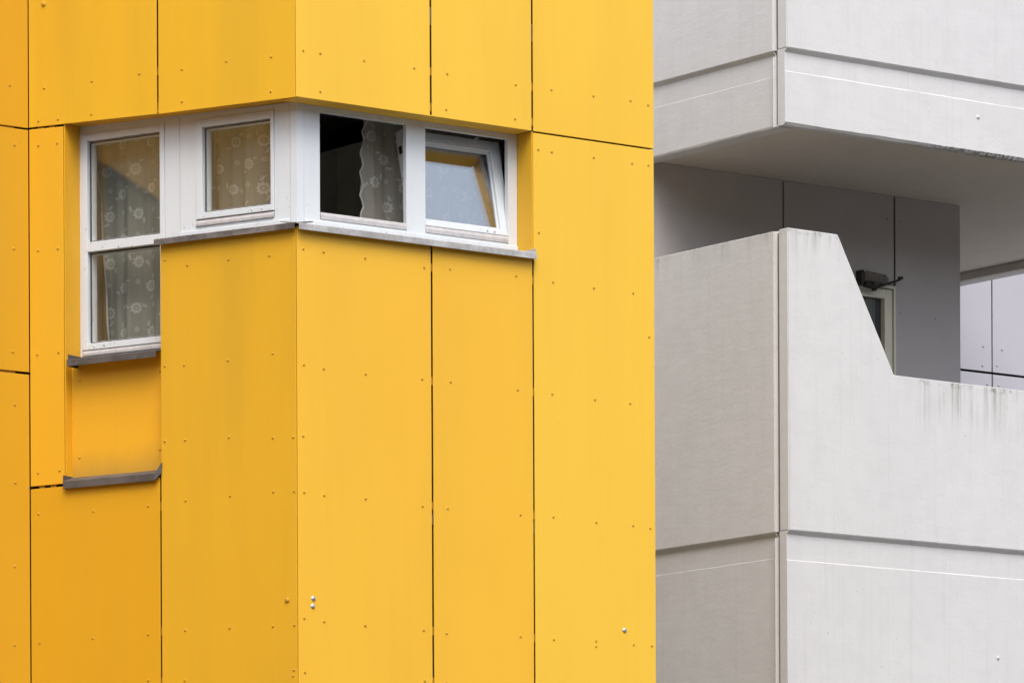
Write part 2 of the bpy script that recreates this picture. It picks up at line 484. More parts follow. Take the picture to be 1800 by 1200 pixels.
# wing at far left; it runs on towards the street, with its own window band
for u0, u1 in ((0.003, 0.92), (0.934, 1.85), (1.864, 2.78), (2.794, 3.71), (3.724, 4.64), (4.654, 5.57), (5.584, 6.5)):
    panel(W, u0, u1, 5.760, 8.0, YEL_WING); panel(W, u0, u1, 8.015, ZHI, YEL_WING)
panel(W, 0.003, 0.50, 4.372, 5.749, YEL_WING)
panel(W, 2.794, 3.71, 4.372, 5.749, YEL_WING); panel(W, 3.724, 4.64, 4.372, 5.749, YEL_WING)
panel(W, 4.654, 5.57, 4.372, 5.749, YEL_WING); panel(W, 5.584, 6.5, 4.372, 5.749, YEL_WING)
for u0, u1 in ((0.003, 0.92), (0.934, 1.85), (1.864, 2.78), (2.794, 3.71), (3.724, 4.64), (4.654, 5.57), (5.584, 6.5)):
    panel(W, u0, u1, 1.3, 4.358, YEL_WING); panel(W, u0, u1, ZLO, 1.288, YEL_WING)
# hidden return of the right-hand face, running back between the two buildings
RB = Face(R.at(2.520, 0), (-nrv[0], -nrv[1]), rv)
for k in range(6):
    for z0, z1 in ((ZLO, 2.178), (2.19, 5.722), (5.731, 8.0), (8.015, ZHI)):
        panel(RB, 0.010 + k * 0.92, 0.916 + k * 0.92, z0, z1, YEL if k < 4 else LILAC)
# window reveals and yellow soffit of the band
MB().box(R, 1.634, 1.642, -0.146, -T - 0.001, 5.02, 5.7295).build('reveal_board', YEL_LEFT, yb)
MB().box(L, 1.604, 1.612, -0.146, -T - 0.001, 4.42, 5.762).build('reveal_board', YEL_LOW, yb)
MB().box(L, 1.604, 1.612, -0.075, -T - 0.001, 3.71, 4.418).build('reveal_board', YEL_LOW, yb)
MB().box(L, 0.922, 0.930, -0.30, -T - 0.001, 3.5, 5.0).build('reveal_board', YEL_LEFT, yb)
MB().box(R, 0.012, 1.633, -0.150, -T - 0.001, 5.7325, 5.740).build('soffit_board', YEL, yb)
MB().box(L, 0.012, 1.613, -0.150, -T - 0.001, 5.742, 5.750, 5.764, 5.772).build('soffit_board', YEL_LEFT, yb)

# dark insulated core behind the sheets (boxes leave the window band open)
bk = MB()
D0, D1 = -0.30, -0.045
bk.box(R, 0.10, 2.47, D0, D1, 5.745, ZHI - .02); bk.box(R, 0.10, 2.47, D0, D1, ZLO, 4.985); bk.box(R, 1.648, 2.47, D0, D1, 4.985, 5.745)
bk.build('backing_wall', BACK, yb)
bk = MB()
bk.box(L, 0.09, 1.95, D0, D1, 5.78, ZHI - .02); bk.box(L, 0.09, 0.915, D0, D1, ZLO, 4.985); bk.box(L, 0.915, 1.95, D0, D1, ZLO, 3.69)
bk.box(L, 0.915, 1.618, D0, -0.10, 3.69, 4.42); bk.box(L, 1.618, 1.95, D0, D1, 3.69, 5.78)
bk.build('backing_wall', BACK, yb)
bk = MB()
bk.box(W, -0.05, 6.5, D0, D1, 5.72, ZHI - .02); bk.box(W, -0.05, 6.5, D0, D1, ZLO, 4.42)
bk.box(W, -0.05, 0.505, D0, D1, 4.42, 5.72); bk.box(W, 2.785, 6.5, D0, D1, 4.42, 5.72)
bk.build('backing_wall', BACK, yb)
bk = MB(); bk.box(RB, 0.06, 5.5, D0, D1, ZLO, ZHI - .02); bk.build('backing_wall', BACK, yb)
MB().plate([W.at(6.5, -0.04), L.at(1.856, -0.04), L.at(0, -0.04), R.at(2.47, -0.04), RB.at(5.5, -.04), (-5, 38), (-12, 33)], ZHI - 0.02, ZHI + 0.1).build('roof', BACK, yb)

# brackets showing through the joints at each fixing height
br = MB()
for F, u in ((R, 0.919), (R, 1.635), (L, 0.946)):
    for z in (5.985, 5.785, 4.885, 4.25, 3.55, 2.85, 2.565):
        if F is L and z < 5.7: u = 0.937
        if F is L and z in (4.885, 4.25): continue
        br.box(F, u - 0.03, u + 0.03, -0.042, -0.0115, z - 0.022, z + 0.022)
for u in (0.14, 0.40): br.box(W, u - .05, u + .05, -0.042, -0.0115, 5.73, 5.78); br.box(W, u - .05, u + .05, -0.042, -0.0115, 4.33, 4.40)
for u in (1.70, 1.78): br.box(L, u - .02, u + .02, -0.042, -0.0115, 5.72, 5.78); br.box(L, u - .02, u + .02, -0.042, -0.0115, 3.68, 3.75)
br.build('bracket', RAIL, yb, kind='stuff')

# rivets, each on its panel
def rivet(F, u, z, me=RIV, name='rivet', label=None):
    for (f, a, b, z0, z1, d, o) in PANELS:
        if f is F and a < u < b and z0 < z < z1:
            return fastener(name, me, F, u, d, z, o, label)
RR = [(.047,5.990),(.162,5.988),(.458,5.984),(.802,5.986),(.160,5.778),(1.032,5.982),(1.514,5.980),(1.023,5.780),(1.509,5.785),(1.771,5.982),(2.076,5.983),(2.348,5.989),(2.478,5.978),
 (1.675,5.630),(1.773,5.628),(2.078,5.630),(2.358,5.629),(2.480,5.632),(1.676,5.157),(1.777,4.885),(2.074,4.881),(2.362,4.879),(2.479,4.637),(.041,4.899),(.178,4.894),(.460,4.888),(.867,4.878),
 (1.046,4.887),(1.512,4.894),(.041,4.261),(.175,4.250),(.460,4.247),(.848,4.252),(1.046,4.253),(1.520,4.249),(1.769,4.247),(2.079,4.241),(2.337,4.240),(.035,3.869),(.041,3.559),(.175,3.553),(.457,3.555),
 (.848,3.542),(1.022,3.541),(1.536,3.542),(1.773,3.546),(2.083,3.538),(2.354,3.537),(2.481,3.530),(.037,2.867),(.171,2.856),(.449,2.850),(.852,2.847),(1.010,2.840),(1.533,2.850),(1.773,2.848),
 (2.079,2.855),(2.079,2.825),(2.355,2.850),(2.490,2.851),(.040,2.570),(.858,2.564),(1.009,2.562)]
for u, z in RR: rivet(R, u, z)
LL = [(1.742,5.976),(1.403,5.976),(1.071,5.980),(1.784,5.794),(1.646,5.788),(1.408,5.790),(.776,5.971),(.471,5.980),(.167,5.969),(.777,5.790),(.172,5.778),(1.785,5.655),(1.651,5.653),(1.792,5.060),(1.650,5.056),
 (1.799,4.468),(1.649,4.468),(1.799,3.795),(1.645,3.797),(.899,4.919),(.743,4.875),(.462,4.880),(.185,4.875),(.903,4.327),(.769,4.319),(.469,4.322),(.165,4.334),(.905,3.907),(.764,3.903),(.464,3.896),(.167,3.869),(.030,3.862),
 (.762,3.566),(.458,3.570),(.165,3.571),(.027,3.564),(.770,2.843),(.466,2.838),(.173,2.831),(.028,2.829),(.033,2.582),(.037,2.551),(1.796,3.562),(1.408,3.551),(1.022,3.553),(1.792,2.830),(1.416,2.835),(1.026,2.835),(1.027,2.577),(.775,2.564)]
for u, z in LL: rivet(L, u, z)
for u, z in ((.125,5.99),(.096,5.654),(.103,5.065),(.114,4.479),(.100,4.180),(.099,3.737),(.105,3.261),(.108,2.815)): rivet(W, u, z)
for (f, a, b, z0, z1, d, o) in PANELS:
    if f is L and d < -0.05:
        for u, z in ((1.548,4.306),(1.550,3.871),(.984,4.310),(.986,3.873)): fastener('rivet', RIV, L, u, d, z, o)
rivet(L, 1.743, 6.452, BOLT_Y, 'bolt', 'large yellow painted bolt'); rivet(L, 0.076, 2.969, BOLT_Y, 'bolt', 'large yellow painted bolt')
rivet(R, 0.099, 2.979, BOLT_S, 'bolt', 'bare steel bolt'); rivet(R, 0.095, 2.937, BOLT_S, 'bolt', 'bare steel bolt')
rivet(R, 2.288, 2.929, BOLT_S, 'bolt', 'bare steel bolt')
for u, z in ((1.63, 5.661), (1.63, 5.156)): pass

# ---------------- windows
KW = -0.145
def sub(F, name, m, parent, boxes, bevel=0.0015, **k):
    b = MB()
    for q in boxes: b.box(F, *q)
    return b.build(name, m, parent, bevel=bevel, **k)
FD = KW - 0.032
def ring(F, u0, u1, z0, z1, w, d0, d1, wt=None, wb=None):
    """four rails of a frame, butted end to end"""
    wt = w if wt is None else wt; wb = w if wb is None else wb
    return [(u0, u0 + w, d0, d1, z0, z1), (u1 - w, u1, d0, d1, z0, z1),
            (u0 + w, u1 - w, d0, d1, z0, z0 + wb), (u0 + w, u1 - w, d0, d1, z1 - wt, z1)]

# right-hand window of the band
wr = sub(R, 'window', WHITE, yb, [
    (0.149, 0.258, FD, KW, 5.0, 5.7325), (0.851, 0.984, FD, KW, 5.0, 5.7325), (1.568, 1.633, FD, KW, 5.0, 5.7325),
    (0.258, 0.851, FD, KW, 5.700, 5.7325), (0.984, 1.568, FD, KW, 5.700, 5.7325),
    (0.258, 0.851, FD, KW, 5.0, 5.106), (0.984, 1.568, FD, KW, 5.0, 5.106)], label='white window frame right of the bay corner with one open light and one tilted sash')
sub(R, 'corner_post', WHITE, wr, [(0.105, 0.146, FD + .01, KW + .004, 5.0, 5.7325)])
sub(R, 'sill_board', WHITE, wr, [(0.15, 1.633, KW, KW + 0.012, 5.0, 5.0935)], 0.003)
for u0, u1 in ((0.262, 0.849), (0.986, 1.566)):
    b = MB(); b.profile(R, u0, u1, [(KW - 0.030, 5.1065), (KW + 0.004, 5.1065), (KW + 0.004, 5.128), (KW - 0.010, 5.147), (KW - 0.030, 5.147)])
    b.build('drip_rail', LEAFM, wr, bevel=0.001)
# the sash tilted inwards at the top
PU0, PU1, PZ0, PZ1 = 0.908, 1.597, 5.150, 5.715
TA = math.atan(0.118 / 0.56)
class Tilt:
    """wall frame turned inwards about the bottom edge of the sash"""
    n = R.n; u = R.u
    def __init__(s, F, d, z, a): s.F, s.d, s.z, s.a = F, d, z, a
    def p(s, u, d, z):
        y, h = d - s.d, z - s.z
        return s.F.p(u, s.d + y * cos(s.a) - h * sin(s.a), s.z + h * cos(s.a) + y * sin(s.a))
    def az(s): return s.F.az()
TR = Tilt(R, KW - 0.006, 5.150, TA)
sf = KW - 0.008
b = MB()
for q in ring(R, PU0, PU1, PZ0, PZ1, 0.070, sf - 0.062, sf, 0.062, 0.036): b.box(TR, *q)
for q in ring(R, PU0 + .070, PU1 - .070, PZ0 + .036, PZ1 - .062, 0.012, sf - 0.040, sf - 0.016): b.box(TR, *q)
sash = b.build('sash', WHITE, wr, bevel=0.002, label='white sash tilted inwards at the top')
for dd in (0.022, 0.038):
    b = MB(); b.box(TR, PU0 + .078, PU1 - .078, sf - dd - 0.004, sf - dd, PZ0 + .044, PZ1 - .07)
    b.build('pane', GLASS_C, wr)
b = MB()
for q in ring(R, PU0 + .082, PU1 - .082, PZ0 + .048, PZ1 - .074, 0.006, sf - 0.0375, sf - 0.0265): b.box(TR, *q)
b.build('gasket', GASK, wr)
b = MB(); hb = TR.p(PU0 + .02, sf - 0.062, 5.40)
b.tube(TR.p(PU0 + .03, sf - .062, 5.365), TR.p(PU0 + .03, sf - .105, 5.365), 0.007)
b.tube(TR.p(PU0 + .03, sf - .103, 5.372), TR.p(PU0 + .03, sf - .112, 5.25), 0.009, 0.007)
b.build('handle', STEEL, wr, smooth=True)
b = MB()
for z in (5.60, 5.42, 5.22): b.box(TR, PU0 - .003, PU0 + .001, sf - .045, sf - .020, z - .022, z + .022)
b.build('lock_fitting', DARKM, wr)
b = MB(); b.tube(R.p(1.40, KW - .06, 5.70), TR.p(1.42, sf - .03, 5.712), .006); b.build('tilt_stay', STEEL, wr)
for u in (1.425, 1.475): fastener('screw', RIV_W, R, u, KW + .004 - 0.010, 5.166, wr)

# left-hand window of the band
b = MB()
for q in [(0.145, 0.251, FD, KW, 5.0, 5.7405), (0.787, 0.8985, FD, KW, 5.0, 5.7405), (0.901, 1.003, FD, KW, 4.40, 5.7405), (1.587, 1.604, FD, KW, 4.40, 5.7405),
          (0.251, 0.787, FD, KW, 5.712, 5.7405), (0.251, 0.787, FD, KW, 5.0, 5.115), (1.003, 1.587, FD, KW, 5.716, 5.7405), (1.003, 1.587, FD, KW, 4.40, 4.456)]: b.box(L, *q)
b.box(L, 0.145, 1.604, FD, KW - 0.003, 5.7407, 5.7425, 5.7407, 5.7645)
wl = b.build('window', WHITE, yb, bevel=0.0015, label='white window frame left of the bay corner with a small and a tall light')
sub(L, 'corner_post', WHITE, wl, [(0.095, 0.142, FD + .01, KW + .004, 5.0, 5.7405)])
sub(L, 'sill_board', WHITE, wl, [(0.144, 0.905, KW, KW + 0.012, 5.0, 5.094)], 0.003)
def fixed_light(u0, u1, z0, z1, gu0, gu1, gz0, gz1, mid=None):
    s0 = KW + 0.006
    b = MB()
    b.box(L, u0, gu0, s0 - .05, s0, z0, z1); b.box(L, gu1, u1, s0 - .05, s0, z0, z1)
    b.box(L, gu0, gu1, s0 - .05, s0, z0, gz0); b.box(L, gu0, gu1, s0 - .05, s0, gz1, z1)
    if mid: b.box(L, gu0, gu1, s0 - .05, s0, mid[0], mid[1])
    b.build('sash', WHITE, wl, bevel=0.002)
    cells = [(gz0, gz1)] if not mid else [(gz0, mid[0]), (mid[1], gz1)]
    for c0, c1 in cells:
        b = MB()
        for q in ring(L, gu0 + .001, gu1 - .001, c0 + .001, c1 - .001, 0.012, s0 - .075, s0 - .032): b.box(L, *q)
        b.build('inner_frame', WHITE, wl, bevel=0.001)
        b = MB()
        for q in ring(L, gu0 + .004, gu1 - .004, c0 + .004, c1 - .004, 0.006, s0 - .0315, s0 - .0255): b.box(L, *q)
        b.build('gasket', GASK, wl)
        for dd in (0.024, 0.060):
            e = 0.002 if dd < .03 else 0.012
            b = MB(); b.box(L, gu0 + e, gu1 - e, s0 - dd - .0015, s0 - dd + .0025, c0 + e, c1 - e); b.build('pane', GLASS, wl)
fixed_light(0.253, 0.785, 5.154, 5.711, 0.275, 0.742, 5.189, 5.667)
fixed_light(1.005, 1.585, 4.490, 5.7155, 1.037, 1.548, 4.526, 5.676, (5.046, 5.101))
for u0, u1, z in ((0.254, 0.785, 5.1155), (1.006, 1.583, 4.4565)):
    b = MB(); b.profile(L, u0, u1, [(KW - 0.03, z), (KW + 0.010, z), (KW + 0.010, z + .016), (KW - 0.004, z + .036), (KW - 0.03, z + .036)])
    b.build('drip_rail', LEAFM, wl, bevel=0.001)
for u, z in ((0.40, 5.170), (0.335, 5.170), (1.50, 4.507), (1.43, 4.507)): fastener('screw', RIV_W, L, u, KW + .006, z, wl)

# metal sills: profile falls outwards, with a turned-down lip
def sill(F, u0, u1, zt, zb, m, dout=0.041, din=-0.142):
    b = MB()
    b.profile(F, u0, u1, [(din, zt + 0.036), (dout - .002, zt + .003), (dout, zt), (dout, zb), (dout - .004, zb), (dout - .004, zt - .004), (din, zt + .030)])
    return b
s = sill(R, -0.014, 1.632, 5.030, 4.996, SILL_W); s.box(R, 1.6305, 1.6335, -.14, 0.028, 5.0, 5.058, None, None)
s.build('window_sill', SILL_W, yb, bevel=0.001)
s = sill(L, -0.010, 0.948, 5.031, 5.000, SILL_M); s.build('window_sill', SILL_M, yb, bevel=0.001)
s = sill(L, 0.94, 1.560, 4.412, 4.376, SILL_G); s.box(L, 1.5605, 1.5635, -.14, 0.028, 4.376, 4.445); s.build('window_sill', SILL_G, yb, bevel=0.001)
s = MB(); s.profile(L, 0.955, 1.598, [(-0.062, 3.760), (0.028, 3.732), (0.030, 3.729), (0.030, 3.688), (0.026, 3.688), (0.026, 3.724), (-0.062, 3.752)])
s.add([L.p(0.955, 0.030, 3.69), L.p(0.955, 0.030, 3.73), L.p(0.920, 0.012, 3.790), L.p(0.925, 0.012, 3.728),
       L.p(0.955, 0.022, 3.69), L.p(0.955, 0.022, 3.73), L.p(0.920, 0.004, 3.790), L.p(0.925, 0.004, 3.728)],
      [(0, 1, 2, 3), (4, 7, 6, 5), (0, 4, 5, 1), (1, 5, 6, 2), (2, 6, 7, 3), (3, 7, 4, 0)])
s.box(L, 1.5985, 1.602, -.062, 0.028, 3.688, 3.765)
s.build('ledge_flashing', SILL_G, yb, bevel=0.001)

# the wing's own window, reflected in the panes of the bay
b = MB()
WK = -0.025
for q in ring(W, 0.51, 2.78, 4.44, 5.715, 0.04, WK - .07, WK, 0.018): b.box(W, *q)
b.box(W, 1.66, 1.72, WK - .07, WK, 4.49, 5.697)
ww = b.build('window', CLOSER, yb, bevel=0.002, label='wide dark-framed window in the wing at far left')
for u0, u1 in ((0.56, 1.66), (1.72, 2.73)):
    for dd in (.012, .028): MB().box(W, u0, u1, WK - dd - .004, WK - dd, 4.49, 5.697).build('pane', GLASS, ww)
sill(W, 0.505, 2.79, 4.43, 4.39, SILL_G).build('window_sill', SILL_G, yb)

# room behind the bay
A0, C0, B0 = R.at(2.4, -0.31), (YC[0], YC[1] + 0.42), L.at(1.75, -0.31)
A1 = R.at(2.4, -3.0); B1 = (B0[0] + 0.5359 * 2.4, B0[1] + .8443 * 2.4)
rp = [A0, C0, B0, B1, A1]
MB().plate([R.at(2.45, -.05), L.at(0, -.06), L.at(1.9, -.05), B1, A1], 6.25, 6.35).build('ceiling', ROOMW, yb)
MB().plate([R.at(2.45, -.05), L.at(0, -.06), L.at(1.9, -.05), B1, A1], 3.45, 3.55).build('floor', ROOMW, yb)
def wall2(a, b_, th=0.1):
    a, b_ = Vector(a), Vector(b_); t = (b_ - a).normalized(); n = Vector((-t.y, t.x)) * th
    return MB().plate([a, b_, b_ + n, a + n], 3.55, 6.25)
wall2(B0, B1).build('room_wall', ROOMW, yb); wall2(B1, A1).build('room_wall', ROOMW, yb); wall2(A1, A0).build('room_wall', ROOMW, yb)
# room behind the wing window
MB().plate([W.at(0.3, -2.2), W.at(3.2, -2.2), W.at(3.2, -2.3), W.at(0.3, -2.3)], 3.5, 6.2).build('room_wall', ROOMW, yb)
MB().plate([W.at(0.3, -.31), W.at(3.2, -.31), W.at(3.2, -2.3), W.at(0.3, -2.3)], 6.2, 6.3).build('ceiling', ROOMW, yb)
MB().plate([W.at(0.3, -.31), W.at(3.2, -.31), W.at(3.2, -2.3), W.at(0.3, -2.3)], 3.5, 3.6).build('floor', ROOMW, yb)

# ------------------------------------------------------------------ wardrobe in the room
wd = thing('wardrobe', R.p(2.0, -1.9, 3.55), 'tall dark wardrobe standing inside the room behind the open window', 'wardrobe')
MB().box(R, 1.725, 2.30, -2.75, -1.05, 3.55, 5.965).build('carcass', WARD, wd, bevel=.003)
for d0, d1 in ((-2.745, -2.036), (-2.030, -1.055)): MB().box(R, 1.703, 1.724, d0, d1, 3.62, 5.96).build('wardrobe_door', WARD, wd, bevel=.002)

# ------------------------------------------------------------------ curtains
def motif(C_, cu, cz, r, rot, big, out):
    """open-work flower as small petals lying on the cloth"""
    def P(x, y): return (cu + x, cz + y)
    def blade(ang, r0, r1, w, cx=0, cy=0):
        pts = []
        for (rr, ww) in ((r0, .35), ((r0 + r1) / 2, 1), (r1, .45), ((r0 + r1) / 2 + .0, -1), (r0, -.35)):
            a = ang
            pts.append(P(cx + rr * cos(a) - ww * w * sin(a), cy + rr * sin(a) + ww * w * cos(a)))
        out.append(pts)
    n = 9 if big else 6
    for i in range(n): blade(rot + 2 * pi * i / n, r * .36, r, r * .27)
    for i in range(5): blade(rot + .3 + 2 * pi * i / 5, r * .04, r * .30, r * .10)
    if big:
        for k, s_ in ((0, 1), (1, -1)):
            a0 = rot + pi * .65 + k * pi * .9
            for j in range(3):
                q = r * (1.15 + .22 * j)
                blade(a0 + .9 * s_, 0, r * .36, r * .11, q * cos(a0 + .12 * j), q * sin(a0 + .12 * j))
                blade(a0 - .9 * s_, 0, r * .32, r * .10, q * cos(a0 + .12 * j), q * sin(a0 + .12 * j))
def curtain(name, F, u0, u1, z0, z1, d, label, edge=None, amp=0.018, seed=1, m=LACE, flowers=True, nu=90, nz=26, freq=1.0):
    rnd = random.Random(seed)
    ph = [rnd.uniform(0, 6.28) for _ in range(5)]
    def wave(u, z):
        w = sin(u * 38 * freq + ph[0] + .25 * sin(z * 2.1 + ph[1])) + .6 * sin(u * 83 * freq + ph[2] + .3 * z) + .5 * sin(u * 15 + ph[3])
        return d + amp * w * .6 * (1 + .15 * sin(z * 3 + ph[4]))
    root = thing(name, F.p((u0 + u1) / 2, d, z0), label, 'curtain')
    b = MB(); vs = []; fs = []
    for j in range(nz + 1):
        z = z0 + (z1 - z0) * j / nz
        a = u0 if edge is None else edge(z)
        for i in range(nu + 1):
            u = a + (u1 - a) * i / nu
            vs.append(F.p(u, wave(u, z), z))
    for j in range(nz):
        for i in range(nu):
            k = j * (nu + 1) + i; fs.append((k, k + 1, k + nu + 2, k + nu + 1))
    b.add(vs, fs); b.build('cloth', m, root, smooth=True)
    if edge is not None:                       # whipped, scalloped hem
        h = MB(); N_ = 60
        for j in range(N_):
            za, zb = z0 + (z1 - z0) * j / N_, z0 + (z1 - z0) * (j + 1) / N_
            a, c = edge(za), edge(zb)
            h.add([F.p(a - .003, wave(a, za) + .002, za), F.p(a + .009, wave(a, za) + .002, za), F.p(c + .009, wave(c, zb) + .002, zb), F.p(c - .003, wave(c, zb) + .002, zb)], [(0, 1, 2, 3)])
        h.build('hem', MOTIF, root)
    if flowers:
        polys = []
        row = 0; z = z0 + .06
        while z < z1 - .03:
            u = (u0 if edge is None else edge(z)) + .07 + (.10 if row % 2 else 0)
            while u < u1 - .04:
                motif(None, u + rnd.uniform(-.012, .012), z + rnd.uniform(-.012, .012), .037 * rnd.uniform(.88, 1.1), rnd.uniform(0, 6), True, polys)
                motif(None, u + .095 + rnd.uniform(-.01, .01), z + .02, .017, rnd.uniform(0, 6), False, polys)
                u += .205
            z += .135; row += 1
        fb = MB()
        for p in polys:
            fb.add([F.p(u, wave(u, z) + .0035, z) for u, z in p], [tuple(range(len(p)))])
        fb.build('lace_motif', MOTIF, root, kind='stuff')
    return root
def scallop(z):
    c = cos(2 * pi * (z - 5.333) / 0.12)
    return 0.736 - 0.016 * (1 if c > 0 else -1) * abs(c) ** 1.0 + max(0, z - 5.55) * 0.14
curtain('lace_curtain', R, 0.7, 1.78, 4.0, 5.95, -0.42, 'sheer lace curtain with scalloped edge hanging in the dark open window', edge=scallop, seed=3, amp=.014)
curtain('lace_curtain', L, 0.20, 0.93, 4.2, 5.95, -0.36, 'gathered lace curtain behind the small closed window left of the bay corner', seed=5, amp=.022, freq=.8)
curtain('lace_curtain', L, 0.98, 1.645, 4.0, 5.95, -0.36, 'long lace curtain with flower sprays behind the tall two-light window', seed=9, amp=.016, freq=.8)
curtain('drape', L, 1.44, 1.742, 4.0, 5.95, -0.32, 'brown drape gathered at the left edge of the tall window', seed=11, m=DRAPE, flowers=False, amp=.02, freq=1.6, nu=50,
        edge=lambda z: 1.510 + (z - 4.5) * 0.09)

# ------------------------------------------------------------------ GREY BUILDING
gb = thing('grey_building', (GR.at(2.2, -1.5)[0], GR.at(2.2, -1.5)[1], 0), 'pale grey concrete building with a deep corner balcony behind the yellow one', 'building')
TH = 0.085
UE = 4.46                                        # far end of the balcony on the front
CH = 0.022
def front_profile(z_top, z_low, z_bot, drip):
    """recessed band between an undercut above and a small ledge below"""
    p = [(0, z_top), (-CH, z_top - CH), (-CH, z_low + .006), (-0.0190, z_low), (-0.0190, z_bot + (.015 if drip else 0))]
    if drip: p += [(-0.032, z_bot)]
    return p + [(-TH, z_bot), (-TH, z_top)]
def gpart(b, name, m=CONC, bevel=0.006, seg=2, **k): return b.build(name, m, gb, bevel=bevel, seg=seg, **k)
# front, top to bottom
b = MB(); b.box(GR, 0.0, UE, -TH, 0, 6.4165, 7.25); gpart(b, 'parapet_panel')
b = MB(); b.profile(GR, 0.0, UE, front_profile(6.416, 6.280, 5.968, True), 60, .0022); fp = gpart(b, 'fascia_panel', bevel=0)
b = MB(); b.outline(GR, [(0.0, 3.5755), (UE, 3.5755), (UE, 4.548), (0.833, 4.560), (0.392, 5.356), (0.0, 5.357)], -TH, 0); gpart(b, 'parapet_panel', label='grey parapet panel rising to a sloping fin at the corner')
b = MB(); b.profile(GR, 0.0, 9.0, front_profile(3.575, 3.400, 0.76, False), 110, .0022); lp = gpart(b, 'facade_panel', bevel=0)
b = MB(); b.profile(GR, 0.0, 9.0, front_profile(0.755, 0.58, -1.6, False)); gpart(b, 'facade_panel', bevel=.004)
b = MB(); b.box(GR, UE + .02, 9.0, -TH, 0, 3.5755, 3.9); gpart(b, 'facade_panel')
# left side, top to bottom; near edge bevelled towards the joint
G0, G1 = 0.108, 1.50
def left_panel(z0, z1, prof=None, g1=G1, name='side_panel'):
    b = MB()
    if prof is None: b.box(GL, G0 + .022, g1, -0.14, 0, z0, z1)
    else: b.profile(GL, G0 + .022, g1, prof, 24, .002)
    # bevelled nosing
    zz0, zz1 = (z0, z1)
    b2 = [(G0 + .0215, 0.0, 0), (G0, -0.028, 0), (G0, -0.14, 0), (G0 + .0215, -0.14, 0)]
    vs = [GL.p(u, d, zz0) for u, d, _ in b2] + [GL.p(u, d, zz1) for u, d, _ in b2]
    b.add(vs, [(0, 1, 2, 3), (4, 5, 6, 7), (0, 1, 5, 4), (1, 2, 6, 5), (2, 3, 7, 6), (3, 0, 4, 7)])
    return gpart(b, name, bevel=.003, seg=1)
def side_profile(z_top, z_low, z_bot, drip):
    p = [(0, z_top), (-CH, z_top - CH), (-CH, z_low + .003), (-0.0205, z_low), (-0.0205, z_bot + (.012 if drip else 0))]
    if drip: p += [(-0.025, z_bot)]
    return p + [(-0.14, z_bot), (-0.14, z_top)]
left_panel(6.4165, 7.25)
left_panel(5.968, 6.38, side_profile(6.416, 6.268, 5.968, True))
left_panel(3.5755, 5.352)
left_panel(0.76, 3.54, side_profile(3.575, 3.422, 0.76, False))
left_panel(-1.6, 0.72, side_profile(0.755, 0.58, -1.6, False))
# mortar at the back of the vertical joint
b = MB(); b.box(GL, 0.083, 0.115, -0.10, -0.018, -1.6, 5.34); gpart(b, 'joint_seal', SEAL, 0)
b = MB(); b.box(GL, 0.083, 0.115, -0.10, -0.018, 5.985, 7.2); gpart(b, 'joint_seal', SEAL, 0)
# slab above the balcony with a downstand at its far edge
ld = -1.0
def slab(zs, name='balcony_slab'):
    pts = [GR.at(0.09, -TH - .002), GR.at(UE, -TH - .002), GR.at(UE, -4.3), GR.at(0.09, -4.3)]
    b = MB(); b.plate(pts, zs * KG, (zs + .16) * KG); return gpart(b, name, SOFF, 0.0)
slab(5.984)
b = MB(); b.box(GR, UE - .06, UE - .001, -4.3, -TH - .002, 5.928, 5.9835); gpart(b, 'slab_downstand', SOFF, .004)
b = MB(); b.box(GR, UE + .001, UE + .10, -4.3, 0, 5.93, 7.25); gpart(b, 'side_panel')
# lower balcony floor and its far parapet
pts = [GR.at(0.09, -TH - .002), GR.at(UE, -TH - .002), GR.at(UE, -4.3), GR.at(0.09, -4.3)]
b = MB(); b.plate(pts, 3.28 * KG, 3.48 * KG); gpart(b, 'balcony_floor', SEAL, 0)
b = MB(); b.box(GR, UE - .09, UE, -4.3, -TH - .002, 3.48, 4.54); gpart(b, 'side_panel')
# upper balconies, above the picture
for dz in ():
    slab(5.984 + dz)
    b = MB(); b.profile(GR, 0.0, UE, front_profile(6.416 + dz, 6.280 + dz, 5.968 + dz, True)); gpart(b, 'fascia_panel', bevel=.004)
    b = MB(); b.box(GR, 0.0, UE, -TH, 0, 6.4165 + dz, 7.25 + dz); gpart(b, 'parapet_panel')
    left_panel(5.968 + dz, 7.25 + dz)

# wall at the back of the balcony: lilac sheets on a dark core
def sheet(F, u0, u1, z0, z1, parent, m=LILAC, d=0.0):
    return MB().box(F, u0, u1, d - .010, d, z0, z1).build('wall_panel', m, parent, bevel=.0015)
bs = [(-0.20, 0.27, 3.48, 5.983), (0.276, 1.174, 3.48, 5.983), (1.186, 2.098, 5.417, 5.983), (2.112, 2.665, 3.48, 5.983), (1.186, 1.236, 3.48, 5.411)]
bp = [sheet(BK, *q, gb) for q in [(-0.20, 1.174, 3.48, 5.983)] + bs[2:]]
for q in [(-0.20, 1.174), (1.186, 2.100), (2.1105, 2.665)]: sheet(BK, q[0], q[1], 6.15, 8.9, gb)
b = MB(); b.box(BK, -0.18, 1.24, -.30, -.05, 3.3, 8.9); b.box(BK, 1.24, 2.095, -.30, -.05, 5.40, 8.9); b.box(BK, 2.095, 2.64, -.30, -.05, 3.3, 8.9)
b.build('backing_wall', BACK, gb)
SD = Face(BK.at(2.665, 0), (-nrv[0], -nrv[1]), rv, KG)
for k in range(4): sheet(SD, 0.012 + k * .77, 0.77 + k * .77, 3.48, 5.983, gb)
b = MB(); b.box(SD, .06, 3.05, -2.4, -.03, 3.3, 8.9); b.build('backing_wall', BACK, gb)
